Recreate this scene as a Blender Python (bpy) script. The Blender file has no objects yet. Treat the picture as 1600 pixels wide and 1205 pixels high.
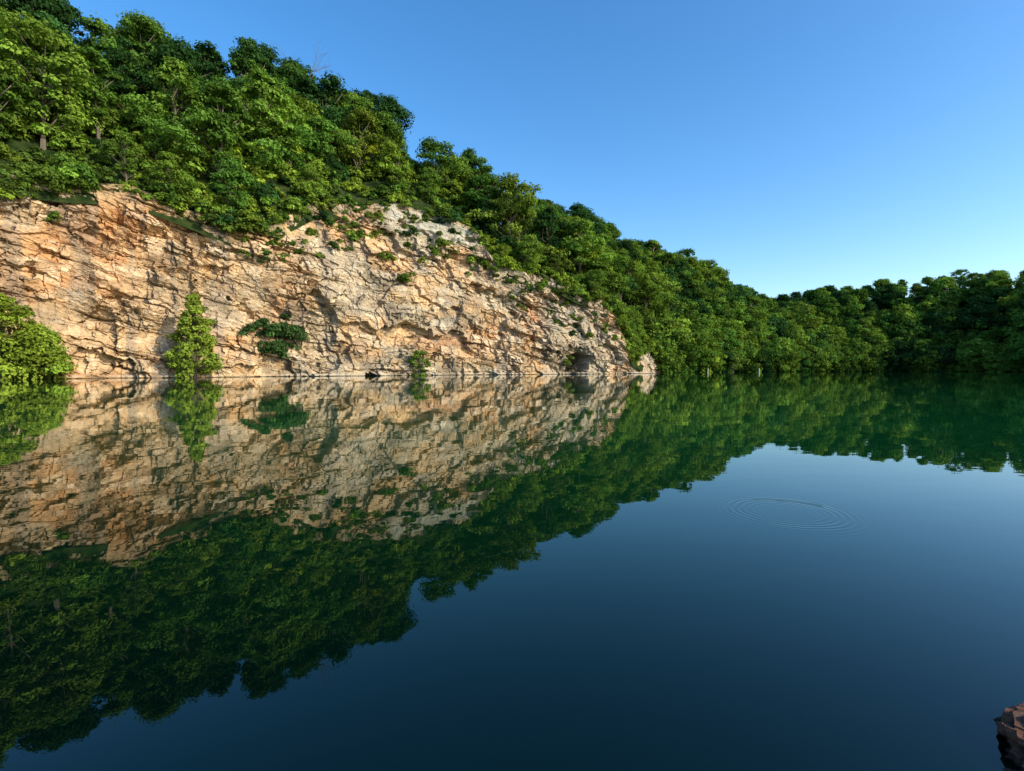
import bpy, math, random
import numpy as np
random.seed(7); rng=np.random.default_rng(7)
scene=bpy.context.scene
F=800.0; CX=800.0; CY=602.5; P=math.atan(27/800.0); CH=1.6
sp,cp=math.sin(P),math.cos(P)

def proj(X,Y,Z):
    Zc=Z-CH
    d=Y*cp-Zc*sp
    return CX+F*X/d, CY-F*(Y*sp+Zc*cp)/d
def solveZ(X,Y,L):
    Z=np.full_like(X,20.0)
    for _ in range(8):
        px,_y=proj(X,Y,Z)
        v=(CY-L(px))/F
        Z=CH+Y*(v*cp-sp)/(cp+v*sp)
    return Z
# ---------------- noise helpers
def h2(i,j,seed):
    n=(i.astype(np.int64)*374761393+j.astype(np.int64)*668265263+seed*1442695041)&0xffffffff
    n=((n^(n>>13))*1274126177)&0xffffffff
    n=(n^(n>>16))&0xffffffff
    n=(n*2246822519)&0xffffffff
    n=n^(n>>15)
    return (n&0xffffff)/float(0xffffff)
def vnoise(x,y,seed=0):
    i=np.floor(x);j=np.floor(y);fx=x-i;fy=y-j
    fx=fx*fx*(3-2*fx);fy=fy*fy*(3-2*fy)
    a=h2(i,j,seed);b=h2(i+1,j,seed);c=h2(i,j+1,seed);d=h2(i+1,j+1,seed)
    return (a*(1-fx)+b*fx)*(1-fy)+(c*(1-fx)+d*fx)*fy
def fbm(x,y,seed=0,o=4):
    s=0;a=.5;t=0
    for k in range(o):
        s=s+a*vnoise(x*2**k+k*7.3,y*2**k+k*3.1,seed+k);t+=a;a*=.5
    return s/t
def facets(a,b,sa,sb,dip,seed,tilt=0.5):
    c,s=math.cos(dip),math.sin(dip)
    u=(a*c+b*s)/sa; v=(-a*s+b*c)/sb
    i0=np.floor(u);j0=np.floor(v)
    f1=np.full(u.shape,9.);f2=np.full(u.shape,9.);val=np.zeros(u.shape);cid=np.zeros(u.shape)
    for di in(-1,0,1):
        for dj in(-1,0,1):
            i=i0+di;j=j0+dj
            px=i+h2(i,j,seed);py=j+h2(i,j,seed+11)
            dx=u-px;dy=v-py
            d=np.abs(dx)*.6+np.abs(dy)*.6+np.maximum(np.abs(dx),np.abs(dy))*.5
            m=d<f1
            f2=np.where(m,f1,np.minimum(f2,d)); f1=np.where(m,d,f1)
            r=h2(i,j,seed+23)
            vv=r+tilt*((h2(i,j,seed+31)-.5)*2*dx+(h2(i,j,seed+37)-.6)*2*dy)
            val=np.where(m,vv,val);cid=np.where(m,r,cid)
    return val-.5,cid,f2-f1
def blocks(a,b,w,h,seed,tilt=.6,shear=.0):
    """bedded, jointed rock: courses of uneven height broken by staggered joints"""
    v=b/h+.9*(vnoise(b/h*.7,b*0+3.3,seed+5)-.5)
    j=np.floor(v);fv=v-j
    wr=w*(.6+.9*h2(j,j*0+1,seed+7))
    u=(a+shear*b)/wr+h2(j,j*0+2,seed+9)*37.
    u=u+.7*(vnoise(u*.8,j*1.7,seed+13)-.5)
    i=np.floor(u);fu=u-i
    r=h2(i,j,seed)
    rowr=h2(np.floor(u*.5),j,seed+3)
    d=.65*r+.35*rowr+tilt*((h2(i,j,seed+31)-.5)*(fu-.5)*1.3+(h2(i,j,seed+37)-.3)*(.5-fv)*-1.0)
    ev=np.minimum(fv,1-fv)*h; eu=np.minimum(fu,1-fu)*wr
    return d-.5,r,np.minimum(ev,eu),ev
# ---------------- mesh helpers
def mesh_np(name,verts,faces,mats,smooth=False,matidx=None):
    me=bpy.data.meshes.new(name)
    nv=len(verts);nf=len(faces);k=faces.shape[1]
    me.vertices.add(nv);me.vertices.foreach_set('co',verts.astype(np.float32).ravel())
    me.loops.add(nf*k);me.loops.foreach_set('vertex_index',faces.astype(np.int32).ravel())
    me.polygons.add(nf)
    me.polygons.foreach_set('loop_start',(np.arange(nf)*k).astype(np.int32))
    me.polygons.foreach_set('loop_total',np.full(nf,k,np.int32))
    for m in mats: me.materials.append(m)
    if matidx is not None: me.polygons.foreach_set('material_index',matidx.astype(np.int32))
    me.polygons.foreach_set('use_smooth',np.full(nf,smooth))
    me.update(calc_edges=True);me.validate()
    return me
def addobj(name,me,parent=None,loc=(0,0,0)):
    o=bpy.data.objects.new(name,me);scene.collection.objects.link(o);o.location=loc
    if parent: o.parent=parent
    return o
def gridfaces(nr,nc):
    r=np.arange(nr-1)[:,None]*nc+np.arange(nc-1)[None,:]
    r=r.ravel()
    return np.stack([r,r+1,r+nc+1,r+nc],1)
def setcol(me,name,cols):
    at=me.color_attributes.new(name,'FLOAT_COLOR','POINT')
    c=np.ones((len(me.vertices),4),np.float32);c[:,:3]=cols
    at.data.foreach_set('color',c.ravel())
# ---------------- materials
def newmat(name):
    m=bpy.data.materials.new(name);m.use_nodes=True
    nt=m.node_tree;nt.nodes.clear()
    out=nt.nodes.new('ShaderNodeOutputMaterial')
    return m,nt,out
def N(nt,t,**kw):
    n=nt.nodes.new(t)
    for k,v in kw.items():
        if k.startswith('_'): setattr(n,k[1:],v)
        else: n.inputs[k.replace('__',' ')].default_value=v
    return n
def rock_mat(name,sc=1.0,bump=0.5):
    m,nt,out=newmat(name);l=nt.links.new
    at=N(nt,'ShaderNodeAttribute',_attribute_name='col')
    geo=N(nt,'ShaderNodeNewGeometry')
    mp=N(nt,'ShaderNodeMapping');mp.inputs['Scale'].default_value=(sc,sc,sc*1.8);l(geo.outputs['Position'],mp.inputs['Vector'])
    n1=N(nt,'ShaderNodeTexNoise',Scale=1.3,Detail=9,Roughness=.70);l(mp.outputs[0],n1.inputs['Vector'])
    r1=N(nt,'ShaderNodeMapRange');r1.inputs['From Min'].default_value=.3;r1.inputs['From Max'].default_value=.7;r1.inputs['To Min'].default_value=.66;r1.inputs['To Max'].default_value=1.26;l(n1.outputs['Fac'],r1.inputs['Value'])
    vm=N(nt,'ShaderNodeVectorMath',_operation='SCALE');l(at.outputs['Color'],vm.inputs[0]);l(r1.outputs[0],vm.inputs['Scale'])
    b=N(nt,'ShaderNodeBsdfPrincipled',Roughness=.9);b.inputs['Specular IOR Level'].default_value=.15
    l(vm.outputs[0],b.inputs['Base Color'])
    bp=N(nt,'ShaderNodeBump',Strength=bump,Distance=.35/sc)
    l(n1.outputs['Fac'],bp.inputs['Height']);l(bp.outputs[0],b.inputs['Normal']);l(b.outputs[0],out.inputs[0])
    return m
ROCK=rock_mat('cliff_rock_mat',bump=.6)
ROCK2=rock_mat('shore_rock_mat',sc=9.0,bump=.6)
def soil_mat():
    m,nt,out=newmat('undergrowth_mat');l=nt.links.new
    n1=N(nt,'ShaderNodeTexNoise',Scale=.6,Detail=8);geo=N(nt,'ShaderNodeNewGeometry');l(geo.outputs['Position'],n1.inputs['Vector'])
    cr=N(nt,'ShaderNodeValToRGB');cr.color_ramp.elements[0].position=.35;cr.color_ramp.elements[0].color=(.012,.025,.008,1);cr.color_ramp.elements[1].position=.7;cr.color_ramp.elements[1].color=(.04,.055,.018,1)
    l(n1.outputs['Fac'],cr.inputs[0]);b=N(nt,'ShaderNodeBsdfPrincipled',Roughness=1);b.inputs['Specular IOR Level'].default_value=0
    l(cr.outputs[0],b.inputs['Base Color']);l(b.outputs[0],out.inputs[0]);return m
SOIL=soil_mat()
def bark_mat():
    m,nt,out=newmat('bark_mat');l=nt.links.new
    n1=N(nt,'ShaderNodeTexNoise',Scale=4,Detail=5);tc=N(nt,'ShaderNodeTexCoord');l(tc.outputs['Object'],n1.inputs['Vector'])
    cr=N(nt,'ShaderNodeValToRGB');cr.color_ramp.elements[0].color=(.05,.04,.03,1);cr.color_ramp.elements[1].color=(.2,.17,.13,1)
    l(n1.outputs['Fac'],cr.inputs[0]);b=N(nt,'ShaderNodeBsdfPrincipled',Roughness=.9);l(cr.outputs[0],b.inputs['Base Color']);l(b.outputs[0],out.inputs[0]);return m
BARK=bark_mat()
def leaf_mat():
    m,nt,out=newmat('leaf_mat');l=nt.links.new
    oi=N(nt,'ShaderNodeObjectInfo');at=N(nt,'ShaderNodeAttribute',_attribute_name='tint')
    vm=N(nt,'ShaderNodeVectorMath',_operation='SCALE');l(oi.outputs['Color'],vm.inputs[0]);l(at.outputs['Fac'],vm.inputs['Scale'])
    d=N(nt,'ShaderNodeBsdfDiffuse',Roughness=.3);l(vm.outputs[0],d.inputs['Color'])
    t=N(nt,'ShaderNodeBsdfTranslucent')
    tm=N(nt,'ShaderNodeVectorMath',_operation='MULTIPLY');tm.inputs[1].default_value=(1.5,1.4,.5);l(vm.outputs[0],tm.inputs[0]);l(tm.outputs[0],t.inputs['Color'])
    mx=N(nt,'ShaderNodeMixShader',Fac=.24);l(d.outputs[0],mx.inputs[1]);l(t.outputs[0],mx.inputs[2]);l(mx.outputs[0],out.inputs[0]);return m
LEAF=leaf_mat()
# ---------------- tree prototypes
def tube(pts,rad,k=6):
    pts=np.array(pts,float);V=[];Fc=[]
    for i,p in enumerate(pts):
        d=pts[min(i+1,len(pts)-1)]-pts[max(i-1,0)];d/=np.linalg.norm(d)+1e-9
        a=np.cross(d,[.3,.9,.1]);a/=np.linalg.norm(a);b=np.cross(d,a)
        for j in range(k):
            t=2*math.pi*j/k;V.append(p+rad[i]*(a*math.cos(t)+b*math.sin(t)))
    for i in range(len(pts)-1):
        for j in range(k):
            Fc.append((i*k+j,i*k+(j+1)%k,(i+1)*k+(j+1)%k,(i+1)*k+j))
    return np.array(V),np.array(Fc)
def make_tree(name,seed,H,R,cb,nl,per,leaf,shape='round',trunk=True,lobe=.3,flat=.8,irr=1.):
    r=np.random.default_rng(seed);V=[];Fs=[];MI=[];T=[];off=0
    def add(v,f,mi,t):
        nonlocal off
        V.append(v);Fs.append(f+off);MI.append(np.full(len(f),mi));T.append(np.broadcast_to(t,len(v)).copy());off+=len(v)
    cs=[];rs=[]
    base=cb*H
    ph=r.random(4)*6.28
    for i in range(nl):
        t=r.random()**.8
        z=base+(H-base)*t*.93
        if shape=='round': w=R*math.sqrt(max(.08,1-((t-.45)/.58)**2))
        elif shape=='cone': w=R*(1-t)**.6*min(1,.7+t*1.4)*1.15+.08*R
        elif shape=='bush': w=R*math.sqrt(max(.05,1-t**2))
        elif shape=='tall': w=R*(.55+.45*math.sin(t*math.pi*.95))*(1 if t<.8 else .7)
        a=r.random()*2*math.pi;q=math.sqrt(r.random()*.75+.25)*.88
        w*=1+irr*(.22*math.sin(2*a+ph[0]+3*t)+.2*math.sin(3*a+ph[1]+6*t))
        if t>.85:q*=.7
        cs.append((math.cos(a)*w*q,math.sin(a)*w*q,z));rs.append(R*lobe*(.45+1.1*r.random()**1.5)*(1-.45*t if shape=='cone' else 1))
    if trunk:
        lean=r.normal(0,.03*H,2)
        pts=[(lean[0]*t*t,lean[1]*t*t,H*.85*t-.8*(1-t)) for t in np.linspace(0,1,7)]
        r0=.02*H
        add(*tube(pts,[r0*(1.3 if i==0 else 1-i/7.5) for i in range(7)]),0,1.)
        for i in range(0,nl,3):
            c=np.array(cs[i]);t=max(.12,min(.8,(c[2]-.25*H)/(H*.85)));s=np.array([lean[0]*t*t,lean[1]*t*t,H*.85*t])
            mid=(s+c)/2+r.normal(0,.03*H,3)
            add(*tube([s,mid,c],[r0*.45*(1-t*.6),r0*.28,r0*.08],4),0,1.)
    for c,lr in zip(cs,rs):
        n=int(per*(.7+.6*r.random())*(lr/(R*lobe))**1.3)+12
        d=r.normal(0,1,(n,3));d/=np.linalg.norm(d,axis=1)[:,None]
        d[:,2]=np.where(d[:,2]<-.35,-d[:,2],d[:,2])
        rad=lr*(.5+.62*r.random((n,1))**.8)*(1+.3*np.sin(d[:,:1]*5+c[0])*np.cos(d[:,1:2]*6+c[1]))
        p=np.array(c)+d*rad*np.array([1.15,1.15,flat])
        nn=d*1.0+r.normal(0,.42,(n,3))+np.array([0,0,.3]);nn/=np.linalg.norm(nn,axis=1)[:,None]
        ax=np.cross(nn,r.normal(0,1,(n,3)));ax/=np.linalg.norm(ax,axis=1)[:,None]+1e-9;bx=np.cross(nn,ax)
        s=(leaf*(.5+.9*r.random((n,1))));w=s*.65
        q=np.stack([p-ax*s,p+bx*w-ax*s*.1+nn*s*.15,p+ax*s,p-bx*w+ax*s*.1+nn*s*.15],1).reshape(-1,3)
        f=np.arange(n*4).reshape(-1,4)
        tn=np.repeat((.5+1.0*r.random())*(.8+.4*r.random(n)),4)
        add(q,f,1,tn)
    me=mesh_np(name,np.concatenate(V),np.concatenate(Fs),[BARK,LEAF],False,np.concatenate(MI))
    at=me.attributes.new('tint','FLOAT','POINT')
    t=np.concatenate(T).astype(np.float32)
    if len(t)==len(me.vertices): at.data.foreach_set('value',t)
    return me
TH0=[14,15,15,16,13,18]
TREES=[make_tree('broadleaf_%d'%i,100+i,TH0[i],[5.4,5.8,4.0,6.4,5.2,4.4][i],[.12,.2,.1,.22,.12,.2][i],[50,58,48,64,46,54][i],145,.27,['round','round','tall','round','round','tall'][i],lobe=[.25,.22,.28,.2,.28,.26][i],flat=[.8,.65,.9,.75,.85,.7][i],irr=1.5) for i in range(6)]
FULL=[make_tree('lakeshore_tree_%d'%i,150+i,12,6.2,.0,54,120,.4,'bush' if i else 'round',True,lobe=.27,flat=.75,irr=1.1) for i in range(3)]
BUSH=[make_tree('shrub_%d'%i,200+i,3.0,2.2,.0,14,80,.24,'bush',False,.36) for i in range(3)]
# ---------------- shoreline
ctrl=np.array([(-90,-90),(-112,-30),(-108,20),(-96,50),(-75,75),(-40,100),(-6,125),(36,150),(50,174),(94,215),(156,246),(200,240),(222,190),(240,130),(245,60),(235,-20),(215,-90)],float)
def catmull(c,n=60):
    out=[]
    c=np.vstack([2*c[0]-c[1],c,2*c[-1]-c[-2]])
    for i in range(1,len(c)-2):
        t=np.linspace(0,1,n,endpoint=False)[:,None];p0,p1,p2,p3=c[i-1:i+3]
        out.append(.5*((2*p1)+(-p0+p2)*t+(2*p0-5*p1+4*p2-p3)*t*t+(-p0+3*p1-3*p2+p3)*t**3))
    return np.vstack(out+[c[-2][None]])
cur=catmull(ctrl)
sl=np.concatenate([[0],np.cumsum(np.linalg.norm(np.diff(cur,axis=0),axis=1))])
STOT=sl[-1]
def base(s): return np.interp(s,sl,cur[:,0]),np.interp(s,sl,cur[:,1])
def _nrm():
    ss=np.arange(0,STOT,1.0);x,y=base(ss)
    k=np.ones(25)/25
    tx=np.gradient(x);ty=np.gradient(y)
    tx=np.convolve(np.pad(tx,12,'edge'),k,'valid');ty=np.convolve(np.pad(ty,12,'edge'),k,'valid')
    L=np.hypot(tx,ty);return ss,-ty/L,tx/L
_ss,_nx,_ny=_nrm()
def nrm(s): return np.interp(s,_ss,_nx),np.interp(s,_ss,_ny)
rock_x=[-400,0,100,200,280,370,430,490,560,620,700,750,765,800,850,900,940,960,975,986,996,1003,1020,1029,1036,3000]
rock_y=[270,268,282,288,320,358,345,315,318,315,335,360,400,420,428,455,468,490,535,566,570,542,546,577,579,579]
sky_x=[-200,0,50,60,130,180,200,230,300,340,360,400,430,442,460,480,490,540,600,616,622,680,700,730,755,770,800,820,850,900,950,965,1000,1050,1100,1130,1150,1210,1260,1350,1420,1500,1550,1600,2500]
sky_y=[-70,-45,-15,0,0,45,52,38,60,62,105,80,82,112,88,108,128,130,158,190,228,240,250,222,255,282,272,320,310,312,335,362,370,390,402,432,442,464,449,442,436,424,418,418,395]
Lr=lambda x:np.interp(x,rock_x,rock_y); Ls=lambda x:np.interp(x,sky_x,sky_y)
sc_=np.arange(0,STOT,1.0)
bx,by=base(sc_);nx,ny=nrm(sc_)
valid=by>48
H=np.full(len(sc_),15.);offr=np.zeros(len(sc_))
for _ in range(6):
    offr=np.clip(.28*H,.5,12)
    px0,_=proj(bx,by,H)
    offr+=np.clip(1-np.abs(px0-620)/170,0,1)*9*(by>48)
    X=bx+nx*offr;Y=by+ny*offr
    Hn=solveZ(X,np.maximum(Y,40),Lr);H=np.maximum(.5*H+.5*Hn,.9)
RD=34.0
X=bx+nx*(offr+RD);Y=by+ny*(offr+RD)
pxr,_=proj(X,np.maximum(Y,40),X*0+20)
TH=15.0-5.5*np.clip((pxr-1000)/150,0,1)
ZR=solveZ(X,np.maximum(Y,40),Ls)-TH
iv=np.where(valid)[0]
for arr in(H,ZR,offr):
    arr[:iv[0]]=arr[iv[0]];arr[iv[-1]+1:]=arr[iv[-1]]
k=np.ones(5)/5
ZR=np.convolve(np.pad(ZR,2,'edge'),k,'valid')
ZR=np.maximum(ZR,H+3)
def hillz(s,d):
    h=np.interp(s,sc_,H);zr=np.interp(s,sc_,ZR)
    t=np.clip(d/RD,0,1);e=t*1.1-.1*t*t*t
    e=np.clip(e,0,1.0)
    z=h+(zr-h)*e
    z=np.where(d>RD,zr-(d-RD)*.25,z)
    return np.maximum(z,1)+ (fbm(s/9,d/9,5)-.5)*2*np.clip(d/6,0,1)
def hillpos(s,d):
    x,y=base(s);a,b=nrm(s);o=np.interp(s,sc_,offr)+d
    return x+a*o,y+b*o,hillz(s,d)
S=np.arange(0,STOT,2.0);D=np.array([-1.2,0.2,1.5,3,5,7.5,10,13,16,20,24,28,31,34,38,45,60,90,150,260])
SS,DD=np.meshgrid(S,D)
hx,hy,hz=hillpos(SS,DD);hz=hz-.35
hh=np.interp(S,sc_,H)>4
hz[0]-=1.8+1.5*hh;hz[1]-=1.3*hh;hz[2]-=.8*hh
hz=np.where(DD>60,np.maximum(hz,3),hz)
me=mesh_np('hillside',np.stack([hx,hy,hz],-1).reshape(-1,3),gridfaces(len(D),len(S)),[SOIL],True)
addobj('hillside',me)
# ---------------- cliff face
pxb,_=proj(bx,by,np.zeros_like(bx))
s_end=sc_[(pxb>1036)&(by>100)][0]+3
s0=sc_[iv[0]]-45
NC=1800;NR=320
sv=np.linspace(s0,s_end,NC);tv=np.linspace(0,1,NR)
Sg,Tg=np.meshgrid(sv,tv)
Hg=np.interp(Sg,sc_,H);Og=np.interp(Sg,sc_,offr)
Zg=-1.5+(Hg+1.7)*Tg
tt=np.clip(Zg/Hg,0,1)
upper=Og-.28*Hg
offg=.28*Hg*tt+np.maximum(upper,0)*np.clip((tt-.55)/.45,0,1)
bxg,byg=base(Sg);nxg,nyg=nrm(Sg)
pxg,pyg=proj(bxg+nxg*offg,byg+nyg*offg,Zg)
def sm(x,a,b):
    t=np.clip((x-a)/(b-a),0,1);return t*t*(3-2*t)
fold=1.6*np.sin((Sg-s0)/15.)+1.3*(fbm(Sg/14,Zg/14,2,3)-.5)*2
dipz=.16*(Sg-(s0+95))
b0=Zg+fold+dipz
w1=(fbm(Sg/2.2,Zg/2.2,3)-.5)*2;w2=(fbm(Sg/2.2,Zg/2.2,4)-.5)*2
w3=(fbm(Sg/.7,Zg/.7,6,2)-.5)*2;w4=(fbm(Sg/.7,Zg/.7,7,2)-.5)*2
a=Sg+.6*w1+.2*w3;b=b0+.38*w2+.14*w4
d1,c1,e1,v1=blocks(a,b,7.5,4.4,1,.8,.12)
d2,c2,e2,v2=blocks(a+.4*w3,b+.2*w4,3.2,1.75,2,.9,-.12)
d3,c3,e3,v3=blocks(a-.3*w4,b-.18*w3,1.5,.78,3,.9,.05)
f4,c4,e4=facets(a,b,.8,.5,-.05,4,.9)
f5,c5,e5=facets(Sg+w1*2,Zg+w2*2,9,7,-.3,6,.9)
f6,c6,e6=facets(a,b,4.,3.2,-.4,16,1.2)
big=(fbm(Sg/16,Zg/11,9,3)-.5)*6
amp=np.clip(Hg/10,.15,1)*np.clip((1-tt)*8+.3,0,1)
loc=.4+.95*sm(fbm(Sg/8,Zg/6,15,3),.36,.64)
disp=(big+f5*1.7+f6*.6+(d1*1.7+d2*1.3+d3*.7)*loc+f4*.12-np.clip(.14-v2,0,.14)*1.6*loc-np.clip(.18-v1,0,.18)*2.*loc)*amp
slab=np.exp(-((np.abs(pxg-678+8*w1)/88)**3+(np.abs(pyg-350+7*w2-.26*(pxg-678))/19)**3))
slab=np.clip(slab*(.5+1.0*sm(fbm(Sg/3.5,Zg/2.2,77,3),.35,.55)),0,1)
disp=disp*(1-.65*slab)+slab*.2
disp+=np.clip(1-np.abs(Zg-0.1)/.5,0,1)*.5*(fbm(Sg/2,Zg*0,17)+.3)
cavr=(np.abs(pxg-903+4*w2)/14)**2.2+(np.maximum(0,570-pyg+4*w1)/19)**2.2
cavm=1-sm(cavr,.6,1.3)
disp=disp-cavm*3.8*(pyg<581)
Xg=bxg+nxg*(offg-disp);Yg=byg+nyg*(offg-disp)
def L3(*c): return np.array(c)
tan=L3(.54,.365,.195);org=L3(.52,.285,.125);gry=L3(.40,.335,.235);pale=L3(.60,.49,.34);drk=L3(.14,.108,.075)
def mixc(A,B,f): return A*(1-f[...,None])+B*f[...,None]
left=1-sm(pxg,330,620)
C=np.broadcast_to(tan,Sg.shape+(3,)).copy()
C=mixc(C,gry,np.clip(sm(fbm(Sg/9,Zg/5,21),.36,.56)*(1-.72*left),0,1))
C=mixc(C,org,sm(fbm(Sg/8,Zg/7,22),.44,.64)*(.22+.5*left))
for (ox,oy,rx,ry) in[(440,440,22,50),(700,535,45,18),(830,500,18,30),(215,340,60,25),(560,330,30,20),(770,520,25,12),(150,400,90,50)]:
    C=mixc(C,L3(.50,.215,.075),.72*np.exp(-(((pxg-ox)/rx)**2+((pyg-oy)/ry)**2))*(.3+.7*sm(fbm(Sg/2,Zg/2,31),.35,.6)))
C=mixc(C,pale,.45*sm(c2,.7,.95)+.3*sm(c3,.75,1))
# grey water streaks running down the face
C=mixc(C,L3(.25,.22,.18),.5*sm(fbm(Sg/1.6,Zg/14,61),.54,.7))
C=mixc(C,drk,.55*sm(fbm(Sg/3.5,Zg/3.5,41),.56,.72)*(.4+.6*c3))
for (ox,oy,rx,ry) in[(270,400,30,20),(470,490,25,25),(840,548,20,12),(725,480,25,40),(400,570,50,14),(890,555,25,20),(620,440,60,10)]:
    C=mixc(C,drk,.55*np.exp(-(((pxg-ox)/rx)**2+((pyg-oy)/ry)**2))*sm(fbm(Sg/2.5,Zg/2.5,33),.3,.55))
C*=(.86+.28*c3)[...,None]*(.92+.16*c4)[...,None]
crack=np.clip(1-e2/.10,0,1)*.4*loc+np.clip(1-e3/.07,0,1)*.22*loc+np.clip(1-e1/.12,0,1)*.45*loc
C*=(1-np.clip(crack*(1-.6*slab),0,.75))[...,None]
C=mixc(C,L3(.44,.415,.33)*(.75+.5*fbm(Sg/4,b0/.5,88,3))[...,None],.88*np.clip(slab*1.25,0,1))
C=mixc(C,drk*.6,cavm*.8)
wl=np.clip(1-np.abs(Zg-.35)/.22,0,1)*sm(fbm(Sg/3,Zg*0,55),.3,.6);C=mixc(C,L3(.5,.45,.35),wl*.7)
wd=sm(-Zg,-.2,0);C=mixc(C,L3(.06,.055,.04),wd*.8)
vg=sm(tt,.86,1)*sm(fbm(Sg/2,Zg/2,51),.4,.6)*(1-.8*slab);C=mixc(C,L3(.09,.10,.04),vg*.7)
me=mesh_np('rock_cliff',np.stack([Xg,Yg,Zg],-1).reshape(-1,3),gridfaces(NR,NC),[ROCK],False)
setcol(me,'col',np.clip(C,0.01,.8).reshape(-1,3))
addobj('rock_cliff',me)
def cliffpt(px,py):
    d=(pxg-px)**2+((pyg-py))**2
    i=np.unravel_index(np.argmin(d),d.shape);return Xg[i],Yg[i],Zg[i],nxg[i],nyg[i]
# ---------------- trees
def empty(name):
    e=bpy.data.objects.new(name,None);scene.collection.objects.link(e);return e
def leafcol(px,bright=1.0,yel=0.0,dark=.25):
    g=random.random()
    c=np.array([.07,.16,.027])*(1-g)+np.array([.155,.25,.036])*g
    if random.random()<dark: c=np.array([.034,.088,.025])
    if yel: c=c*(1-yel)+np.array([.3,.38,.04])*yel
    return tuple(c*bright*random.uniform(.78,1.28))+(1,)
forest=empty('hillside_forest');forest2=empty('lakeshore_forest');under=empty('hillside_shrubs')
cnt=0
def put(parent,me,x,y,z,s,col,sz=None):
    global cnt
    o=addobj('tree_%d'%cnt if parent is not under else 'shrub_%d'%cnt,me,parent,(x,y,z));cnt+=1
    o.rotation_euler=(random.uniform(-.07,.07),random.uniform(-.07,.07),random.uniform(0,6.28));sz=sz or s*random.uniform(.88,1.15);o.scale=(s,s,sz);o.color=col
    return o
s_shore=s_end-2
for s in np.arange(60,s_shore,7.6):
    for d in np.arange(2.5,43,7.0):
        ss=s+random.uniform(-3.2,3.2);dd=d+random.uniform(-3,3)
        x,y,z=[float(v) for v in hillpos(np.array(ss),np.array(dd))]
        if y<20 and random.random()<.5: continue
        px,py=proj(x,y,z)
        sc=random.choice([random.uniform(.6,.85),random.uniform(.85,1.15),random.uniform(1.1,1.5)])
        if dd<6: sc*=random.uniform(.4,.7)
        if abs(px-680)<90 and dd<9 and y>50: sc*=.5
        i=random.randrange(6)
        if y>50 and -50<px<1650:
            lim=float(Ls(px))+random.choice([random.uniform(-24,-6),random.uniform(-6,14),random.uniform(10,36)])*min(1,110/y)
            for _ in range(16):
                _,ty=proj(x,y,z-.6+TH0[i]*sc*.98)
                if ty<lim: sc*=.93
                else: break
            if sc<.42: continue
        yel=0
        if random.random()<.1+.25*(dd<10): yel=random.uniform(.15,.5)
        put(forest,TREES[i],x,y,z-.6,sc,leafcol(px,1,yel,.22+.25*(dd>18)),sc)
for s in np.arange(s_shore,STOT-75,5.4):
    for d in [0.5,4.5,9.5,15,21,27,33,38]:
        ss=s+random.uniform(-2.4,2.4);dd=d+random.uniform(-2,2)
        x,y,z=[float(v) for v in hillpos(np.array(ss),np.array(dd))]
        px,py=proj(x,y,z)
        if y<40 and random.random()<.4: continue
        full=random.random()<(.8 if px>1130 else .45) or d<5
        me_=random.choice(FULL) if full else TREES[random.randrange(5)]
        h0=12 if full else 15
        sc=random.uniform(.7,1.3)
        if y>50 and px<1650:
            lim=float(Ls(px))+random.uniform(-7,9)
            for _ in range(16):
                _,ty=proj(x,y,z-.6+h0*sc*.98)
                if ty<lim: sc*=.93
                else: break
            if sc<.35: continue
        put(forest2,me_,x,y,z-1.2,sc,leafcol(px,.92,random.choice([0,0,0,0,.3]),.35),sc)
for s in np.arange(70,s_shore+20,2.6):
    for d in [.1,1.3,3.2,5.5,8,11,14,17,21,26]:
        ss=s+random.uniform(-1.2,1.2);dd=d+random.uniform(-.8,1.2)
        if d>2 and random.random()<.3: continue
        x,y,z=[float(v) for v in hillpos(np.array(ss),np.array(dd))]
        if y<20: continue
        px,py=proj(x,y,z)
        if abs(px-660)<120 and dd<3 and random.random()<.6: continue
        if px>760 and d>10: continue
        put(under,random.choice(BUSH),x,y,z-.6-.6*(dd<2),random.uniform(.45,1.3)*(1.6 if d>7 else 1),leafcol(px,1.05,random.choice([0,.2,.45])))
for s in np.arange(s_end-3,STOT-90,2.8):
    ss=s+random.uniform(-1,1);x,y,z=[float(v) for v in hillpos(np.array(ss),np.array(random.uniform(-1.5,.3)))]
    put(under,random.choice(BUSH),x,y,-.2,random.uniform(.8,1.9),leafcol(0,.9))
for (px,py,s) in[(505,345,1.3),(520,352,.8),(590,345,1.1),(583,372,1.),(650,366,.9),(690,388,1.2),(705,395,1.),(740,408,1.2),(755,415,1.),(600,400,.9),(612,405,.7),(560,375,1.1),(548,368,.8),(628,437,.9),(660,410,.8),(725,432,.7),(640,430,.6),
    (410,515,1.2),(425,530,1.7),(440,520,1.4),(465,522,1.3),(430,548,1.5),(412,545,1.),(450,498,.8),(390,520,.9),(455,545,1.),(400,360,1.4),(385,350,1.4),(365,345,1.8),(345,335,1.7),(330,322,1.6),(300,318,1.3),(885,568,.7),(890,560,.7),(500,400,.5),(380,395,.5),(790,440,.7),(820,450,.6),(850,445,.9),(880,455,1.),(910,465,1.),(20,300,1.3),(5,310,1.5),(40,300,1.2),(70,290,1.3),(95,292,1.2),(120,290,1.),(85,345,.6),
    (960,470,1.8),(970,488,1.8),(978,505,1.8),(984,525,1.8),(990,542,1.8),(992,555,1.4),(996,530,2.),(1000,520,2.2),(1010,527,2.0),(1022,532,2.),(1032,550,1.8)]:
    x,y,z,a_,b_=cliffpt(px,py)
    col=leafcol(px,.9,random.choice([0,.2,.35])) if not(385<px<470 and py>490) else (.06,.12,.035,1)
    put(under,random.choice(BUSH),x-a_*.3,y-b_*.3,z-.8*s,s*.8,col)
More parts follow.
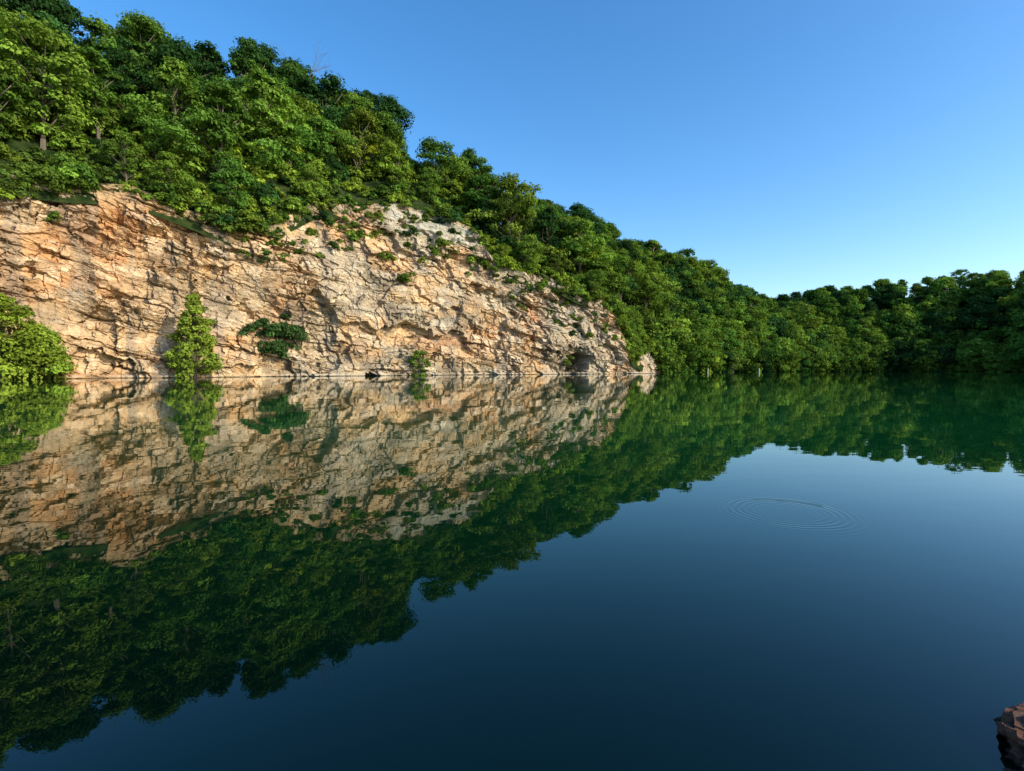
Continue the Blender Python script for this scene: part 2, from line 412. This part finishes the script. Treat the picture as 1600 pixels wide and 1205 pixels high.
for i in range(190):
    px=random.uniform(380,960);top=Lr(px);py=top+random.random()**1.6*75
    x,y,z,a_,b_=cliffpt(px,py);s=random.uniform(.2,.55)
    put(under,random.choice(BUSH),x-a_*.1,y-b_*.1,z-.5*s,s,leafcol(px,.9,random.choice([0,.3])))
def foot(px,out):
    m=(by>48)&(pxb<1200);i=np.argmin(np.where(m,abs(pxb-px),1e9));return bx[i]-nx[i]*out,by[i]-ny[i]*out
def single(name,me,x,y,z,col,rot=0,s=(1,1,1)):
    o=addobj(name,me,None,(x,y,z));o.color=col;o.rotation_euler=(0,0,rot);o.scale=s;return o
x,y=foot(306,4)
single('cliff_foot_tree',make_tree('cliff_foot_tree',301,15.8*y/92,4.2*y/92,.02,190,110,.22,'cone',True,.2,.9,.6),x,y,-.2,(.19,.26,.035,1))
x,y=foot(8,5)
single('leafy_tree',make_tree('leafy_tree',302,14.2*y/80,6.6,.0,150,120,.25,'cone',True,.2,.8,1.1),x,y,-.4,(.19,.26,.03,1))
x,y=foot(62,5)
single('leafy_tree.001',make_tree('leafy_tree_low',306,8.0,3.6,.0,70,110,.24,'round',True,.24,.8,1.1),x,y,-.4,(.16,.24,.03,1))
x,y=foot(652,2.5)
single('small_tree',make_tree('small_tree',303,6.0,2.2,.02,36,90,.18,'round',True,.3),x,y,-.2,(.12,.19,.03,1))
x,y=foot(1135,3)
single('willow_tree',make_tree('willow_tree',304,9.5,3.6,.15,40,160,.2,'round',True,.3),x,y,-.2,(.17,.26,.05,1))
x,y=foot(1095,1)
single('shore_tree',make_tree('shore_tree',305,20,8,.05,70,230,.3,'round',True,.26),x,y,-.2,(.12,.21,.03,1))
def on_hill(px,py,me_,name,col,s):
    hx_,hy_=proj(hx,hy,hz);m=(hy>48)&(DD>0)&(DD<35)
    i=np.unravel_index(np.argmin(np.where(m,(hx_-px)**2+(hy_-py)**2,1e12)),hx.shape)
    return single(name,me_,hx[i],hy[i],hz[i],col,px*.7,(s,s,s))
on_hill(582,285,TREES[2],'yellow_green_tree',(.36,.42,.03,1),.62)
on_hill(335,270,TREES[0],'yellow_green_tree',(.3,.38,.03,1),.6)
on_hill(420,260,TREES[3],'yellow_green_tree',(.25,.34,.03,1),.55)
on_hill(730,330,TREES[5],'tall_tree',(.07,.15,.03,1),1.05)
on_hill(400,190,TREES[5],'tall_tree',(.045,.11,.03,1),1.1)
on_hill(462,200,TREES[2],'tall_tree',(.06,.13,.03,1),1.2)
on_hill(225,170,TREES[3],'tall_tree',(.09,.18,.03,1),1.2)
def bare(name,H_,seed):
    r=np.random.default_rng(seed);V=[];Fc=[];off=0
    def br(p,d,L,rad,dep):
        nonlocal off
        pts=[p];
        for i in range(3):
            d=d+r.normal(0,.09,3);d/=np.linalg.norm(d);pts.append(pts[-1]+d*L/3)
        v,f=tube(pts,np.linspace(rad,rad*.5,4),5);V.append(v);Fc.append(f+off);off+=len(v)
        if dep:
            for q in range(4):
                j=r.integers(1,4);nd=d+r.normal(0,.5,3);nd[2]=abs(nd[2])+.2;nd/=np.linalg.norm(nd)
                br(pts[j],nd,L*.6,rad*.5,dep-1)
    br(np.zeros(3),np.array([0,0,1.]),H_*.6,.2,3)
    return mesh_np(name,np.vstack(V),np.vstack(Fc),[BARK],True)
on_hill(492,200,bare('dead_tree',21,4),'dead_tree',(1,1,1,1),1)
# ---------------- marker posts
def mk_white():
    m,nt,out=newmat('weathered_white_mat');l=nt.links.new
    n=N(nt,'ShaderNodeTexNoise',Scale=6);cr=N(nt,'ShaderNodeValToRGB');cr.color_ramp.elements[0].color=(.45,.43,.38,1);cr.color_ramp.elements[1].color=(.8,.78,.72,1)
    b=N(nt,'ShaderNodeBsdfPrincipled',Roughness=.6);l(n.outputs[0],cr.inputs[0]);l(cr.outputs[0],b.inputs[0]);l(b.outputs[0],out.inputs[0]);return m
W=mk_white()
for px,D_ in((1186,190),(1106,185)):
    v,f=tube([(0,0,-.5),(0,0,1.3),(0,0,1.5),(0,0,1.62)],[.13,.12,.09,.02],8)
    addobj('marker_post',mesh_np('marker_post',v,f,[W],True),None,((px-800)/800*D_,D_,0))
# ---------------- near shore & corner rock
gx=np.linspace(-40,60,300);gy=np.concatenate([np.linspace(-60,-4,60),np.linspace(-3.9,2.2,110)])
GX,GY=np.meshgrid(gx,gy)
edge=.1+1.3*sm(GX,1.9,3.2)+.5*(fbm(GX/1.5,GY/1.5,61)-.5)
fd,fc,fe=facets(GX,GY,.7,.5,.3,62,.8)
GZ=np.clip((edge-GY)*.35,-.8,.7)+(fd*.12+(fbm(GX/3,GY/3,63)-.5)*.2)*np.clip((edge-GY),.2,1)-.06
GZ=np.where(GY<-8,GZ+(-8-GY)*.15,GZ)
me=mesh_np('shore_ground',np.stack([GX,GY,GZ],-1).reshape(-1,3),gridfaces(len(gy),len(gx)),[ROCK2],False)
cc=np.array([.26,.17,.115])*(.7+.6*fc)[...,None];setcol(me,'col',cc.reshape(-1,3))
addobj('shore_ground',me)
def rock(name,cx,cy,cz,rx,ry,rz,seed,lean=.05):
    nu,nv_=220,120
    U,Vv=np.meshgrid(np.linspace(0,2*math.pi,nu),np.linspace(-math.pi/2,math.pi/2,nv_))
    dx=np.cos(Vv)*np.cos(U);dy=np.cos(Vv)*np.sin(U);dz=np.sin(Vv)
    fa,fca,fea=facets(dx*1.0+dz*.6,dy+dz*.3,.42,.3,.5,seed,1.0)
    fb,fcb,feb=facets(dx+dz*.4,dy-dz*.5,.15,.12,.2,seed+1,1.0)
    rr=1+.13*fa+.04*fb+.22*(fbm(dx*2+5,dy*2+dz*2+5,seed+2)-.5)
    pw=lambda v,e:np.sign(v)*np.abs(v)**e
    RX=cx+rx*pw(dx,.85)*rr;RY=cy+ry*pw(dy,.8)*rr;RZ=cz+rz*pw(dz,.9)*rr+lean*dx
    me=mesh_np(name,np.stack([RX,RY,RZ],-1).reshape(-1,3),gridfaces(nv_,nu),[ROCK2],False)
    cc=mixc(np.broadcast_to(np.array([.135,.068,.042]),U.shape+(3,)),np.array([.18,.115,.08]),sm(fca,.6,.9))*(.65+.7*fcb)[...,None]
    cc=mixc(cc,np.array([.03,.022,.016]),1-sm(RZ,.0,.03));setcol(me,'col',cc.reshape(-1,3))
    addobj(name,me)
rock('shore_rock',2.55,1.9,-.03,.6,.42,.19,71)
# ---------------- water
def water_mat():
    m,nt,out=newmat('lake_water_mat');l=nt.links.new
    geo=N(nt,'ShaderNodeNewGeometry')
    def dist(cx,cy):
        v=N(nt,'ShaderNodeVectorMath',_operation='DISTANCE');v.inputs[1].default_value=(cx,cy,0);l(geo.outputs['Position'],v.inputs[0]);return v.outputs['Value']
    cx,cy=3.07,5.66
    d=dist(cx,cy)
    mt=lambda op,a,b=None,c=None:_m(op,a,b,c)
    def _m(op,a,b,c):
        n=N(nt,'ShaderNodeMath',_operation=op)
        for i,v in enumerate((a,b,c)):
            if v is None: continue
            if isinstance(v,(int,float)): n.inputs[i].default_value=v
            else: l(v,n.inputs[i])
        return n.outputs[0]
    wob=N(nt,'ShaderNodeTexNoise',Scale=2.5,Detail=1);l(geo.outputs['Position'],wob.inputs['Vector'])
    dw=mt('ADD',d,mt('MULTIPLY',wob.outputs['Fac'],.04))
    sn=mt('SINE',mt('MULTIPLY',dw,2*math.pi/.075))
    env=N(nt,'ShaderNodeValToRGB');e=env.color_ramp.elements;e[0].position=0;e[0].color=(0,0,0,1);e[1].position=.25;e[1].color=(.12,.12,.12,1)
    for p_,c_ in((.42,.4),(.56,.75),(.64,.5),(.7,.2),(.85,.08),(1.,0)):
        q=e.new(p_);q.color=(c_,c_,c_,1)
    l(d,env.inputs[0])
    br=N(nt,'ShaderNodeTexNoise',Scale=1.6,Detail=2);l(geo.outputs['Position'],br.inputs['Vector'])
    rings=mt('MULTIPLY',mt('MULTIPLY',mt('MULTIPLY',sn,env.outputs[0]),br.outputs['Fac']),.0017)
    mp=N(nt,'ShaderNodeMapping');mp.inputs['Scale'].default_value=(.5,1.,1);l(geo.outputs['Position'],mp.inputs['Vector'])
    n1=N(nt,'ShaderNodeTexNoise',Scale=1.2,Detail=3);l(mp.outputs[0],n1.inputs['Vector'])
    n2=N(nt,'ShaderNodeTexNoise',Scale=.18,Detail=2);l(mp.outputs[0],n2.inputs['Vector'])
    h=mt('ADD',rings,mt('ADD',mt('MULTIPLY',n1.outputs['Fac'],.0018),mt('MULTIPLY',n2.outputs['Fac'],.01)))
    bp=N(nt,'ShaderNodeBump',Strength=1.,Distance=1.);l(h,bp.inputs['Height'])
    sep=N(nt,'ShaderNodeSeparateXYZ');l(geo.outputs['Position'],sep.inputs[0])
    mr=N(nt,'ShaderNodeMapRange');mr.inputs['From Min'].default_value=2.5;mr.inputs['From Max'].default_value=14;l(sep.outputs['Y'],mr.inputs['Value'])
    mc=N(nt,'ShaderNodeMix',_data_type='RGBA');mc.inputs['A'].default_value=(.0002,.004,.003,1);mc.inputs['B'].default_value=(.003,.05,.014,1);l(mr.outputs[0],mc.inputs['Factor'])
    b=N(nt,'ShaderNodeBsdfPrincipled',Roughness=0.0,IOR=1.5);l(mc.outputs['Result'],b.inputs['Base Color']);l(bp.outputs[0],b.inputs['Normal'])
    b.inputs['Specular Tint'].default_value=(.25,.6,.5,1)
    l(b.outputs[0],out.inputs[0]);return m
v=np.array([(-2500,-2500,0),(2500,-2500,0),(2500,2500,0),(-2500,2500,0)],float)
addobj('lake_water',mesh_np('lake_water',v,np.array([[0,1,2,3]]),[water_mat()]))
# ---------------- light
EL=math.radians(28);sd=np.array([.89,-.455]);sd/=np.linalg.norm(sd)
AZ=math.atan2(sd[0],sd[1])
w=bpy.data.worlds.new('World');scene.world=w;w.use_nodes=True;nt=w.node_tree
bg=nt.nodes['Background'];st=nt.nodes.new('ShaderNodeTexSky');st.sky_type='NISHITA';st.sun_disc=False;st.sun_elevation=EL;st.sun_rotation=AZ
st.altitude=100;st.air_density=1.0;st.dust_density=1.2;st.ozone_density=2.2
hs=nt.nodes.new('ShaderNodeHueSaturation');hs.inputs['Saturation'].default_value=1.32;hs.inputs['Value'].default_value=1.85
nt.links.new(st.outputs[0],hs.inputs['Color']);nt.links.new(hs.outputs[0],bg.inputs[0]);bg.inputs[1].default_value=.15
from mathutils import Vector
L=bpy.data.lights.new('sun','SUN');L.energy=5;L.angle=math.radians(.5);L.color=(1,.89,.66)
lo=bpy.data.objects.new('sun',L);scene.collection.objects.link(lo)
dv=Vector((sd[0]*math.cos(EL),sd[1]*math.cos(EL),math.sin(EL)));lo.rotation_euler=dv.to_track_quat('Z','Y').to_euler();lo.location=(60,-40,60)
cam=bpy.data.cameras.new('camera');cam.sensor_width=36;cam.lens=18;cam.clip_end=6000;cam.clip_start=.05
co=bpy.data.objects.new('camera',cam);scene.collection.objects.link(co);co.location=(0,0,CH);co.rotation_euler=(math.pi/2-P,0,0)
scene.camera=co
scene.view_settings.view_transform='Standard';scene.view_settings.look='None';scene.view_settings.exposure=0
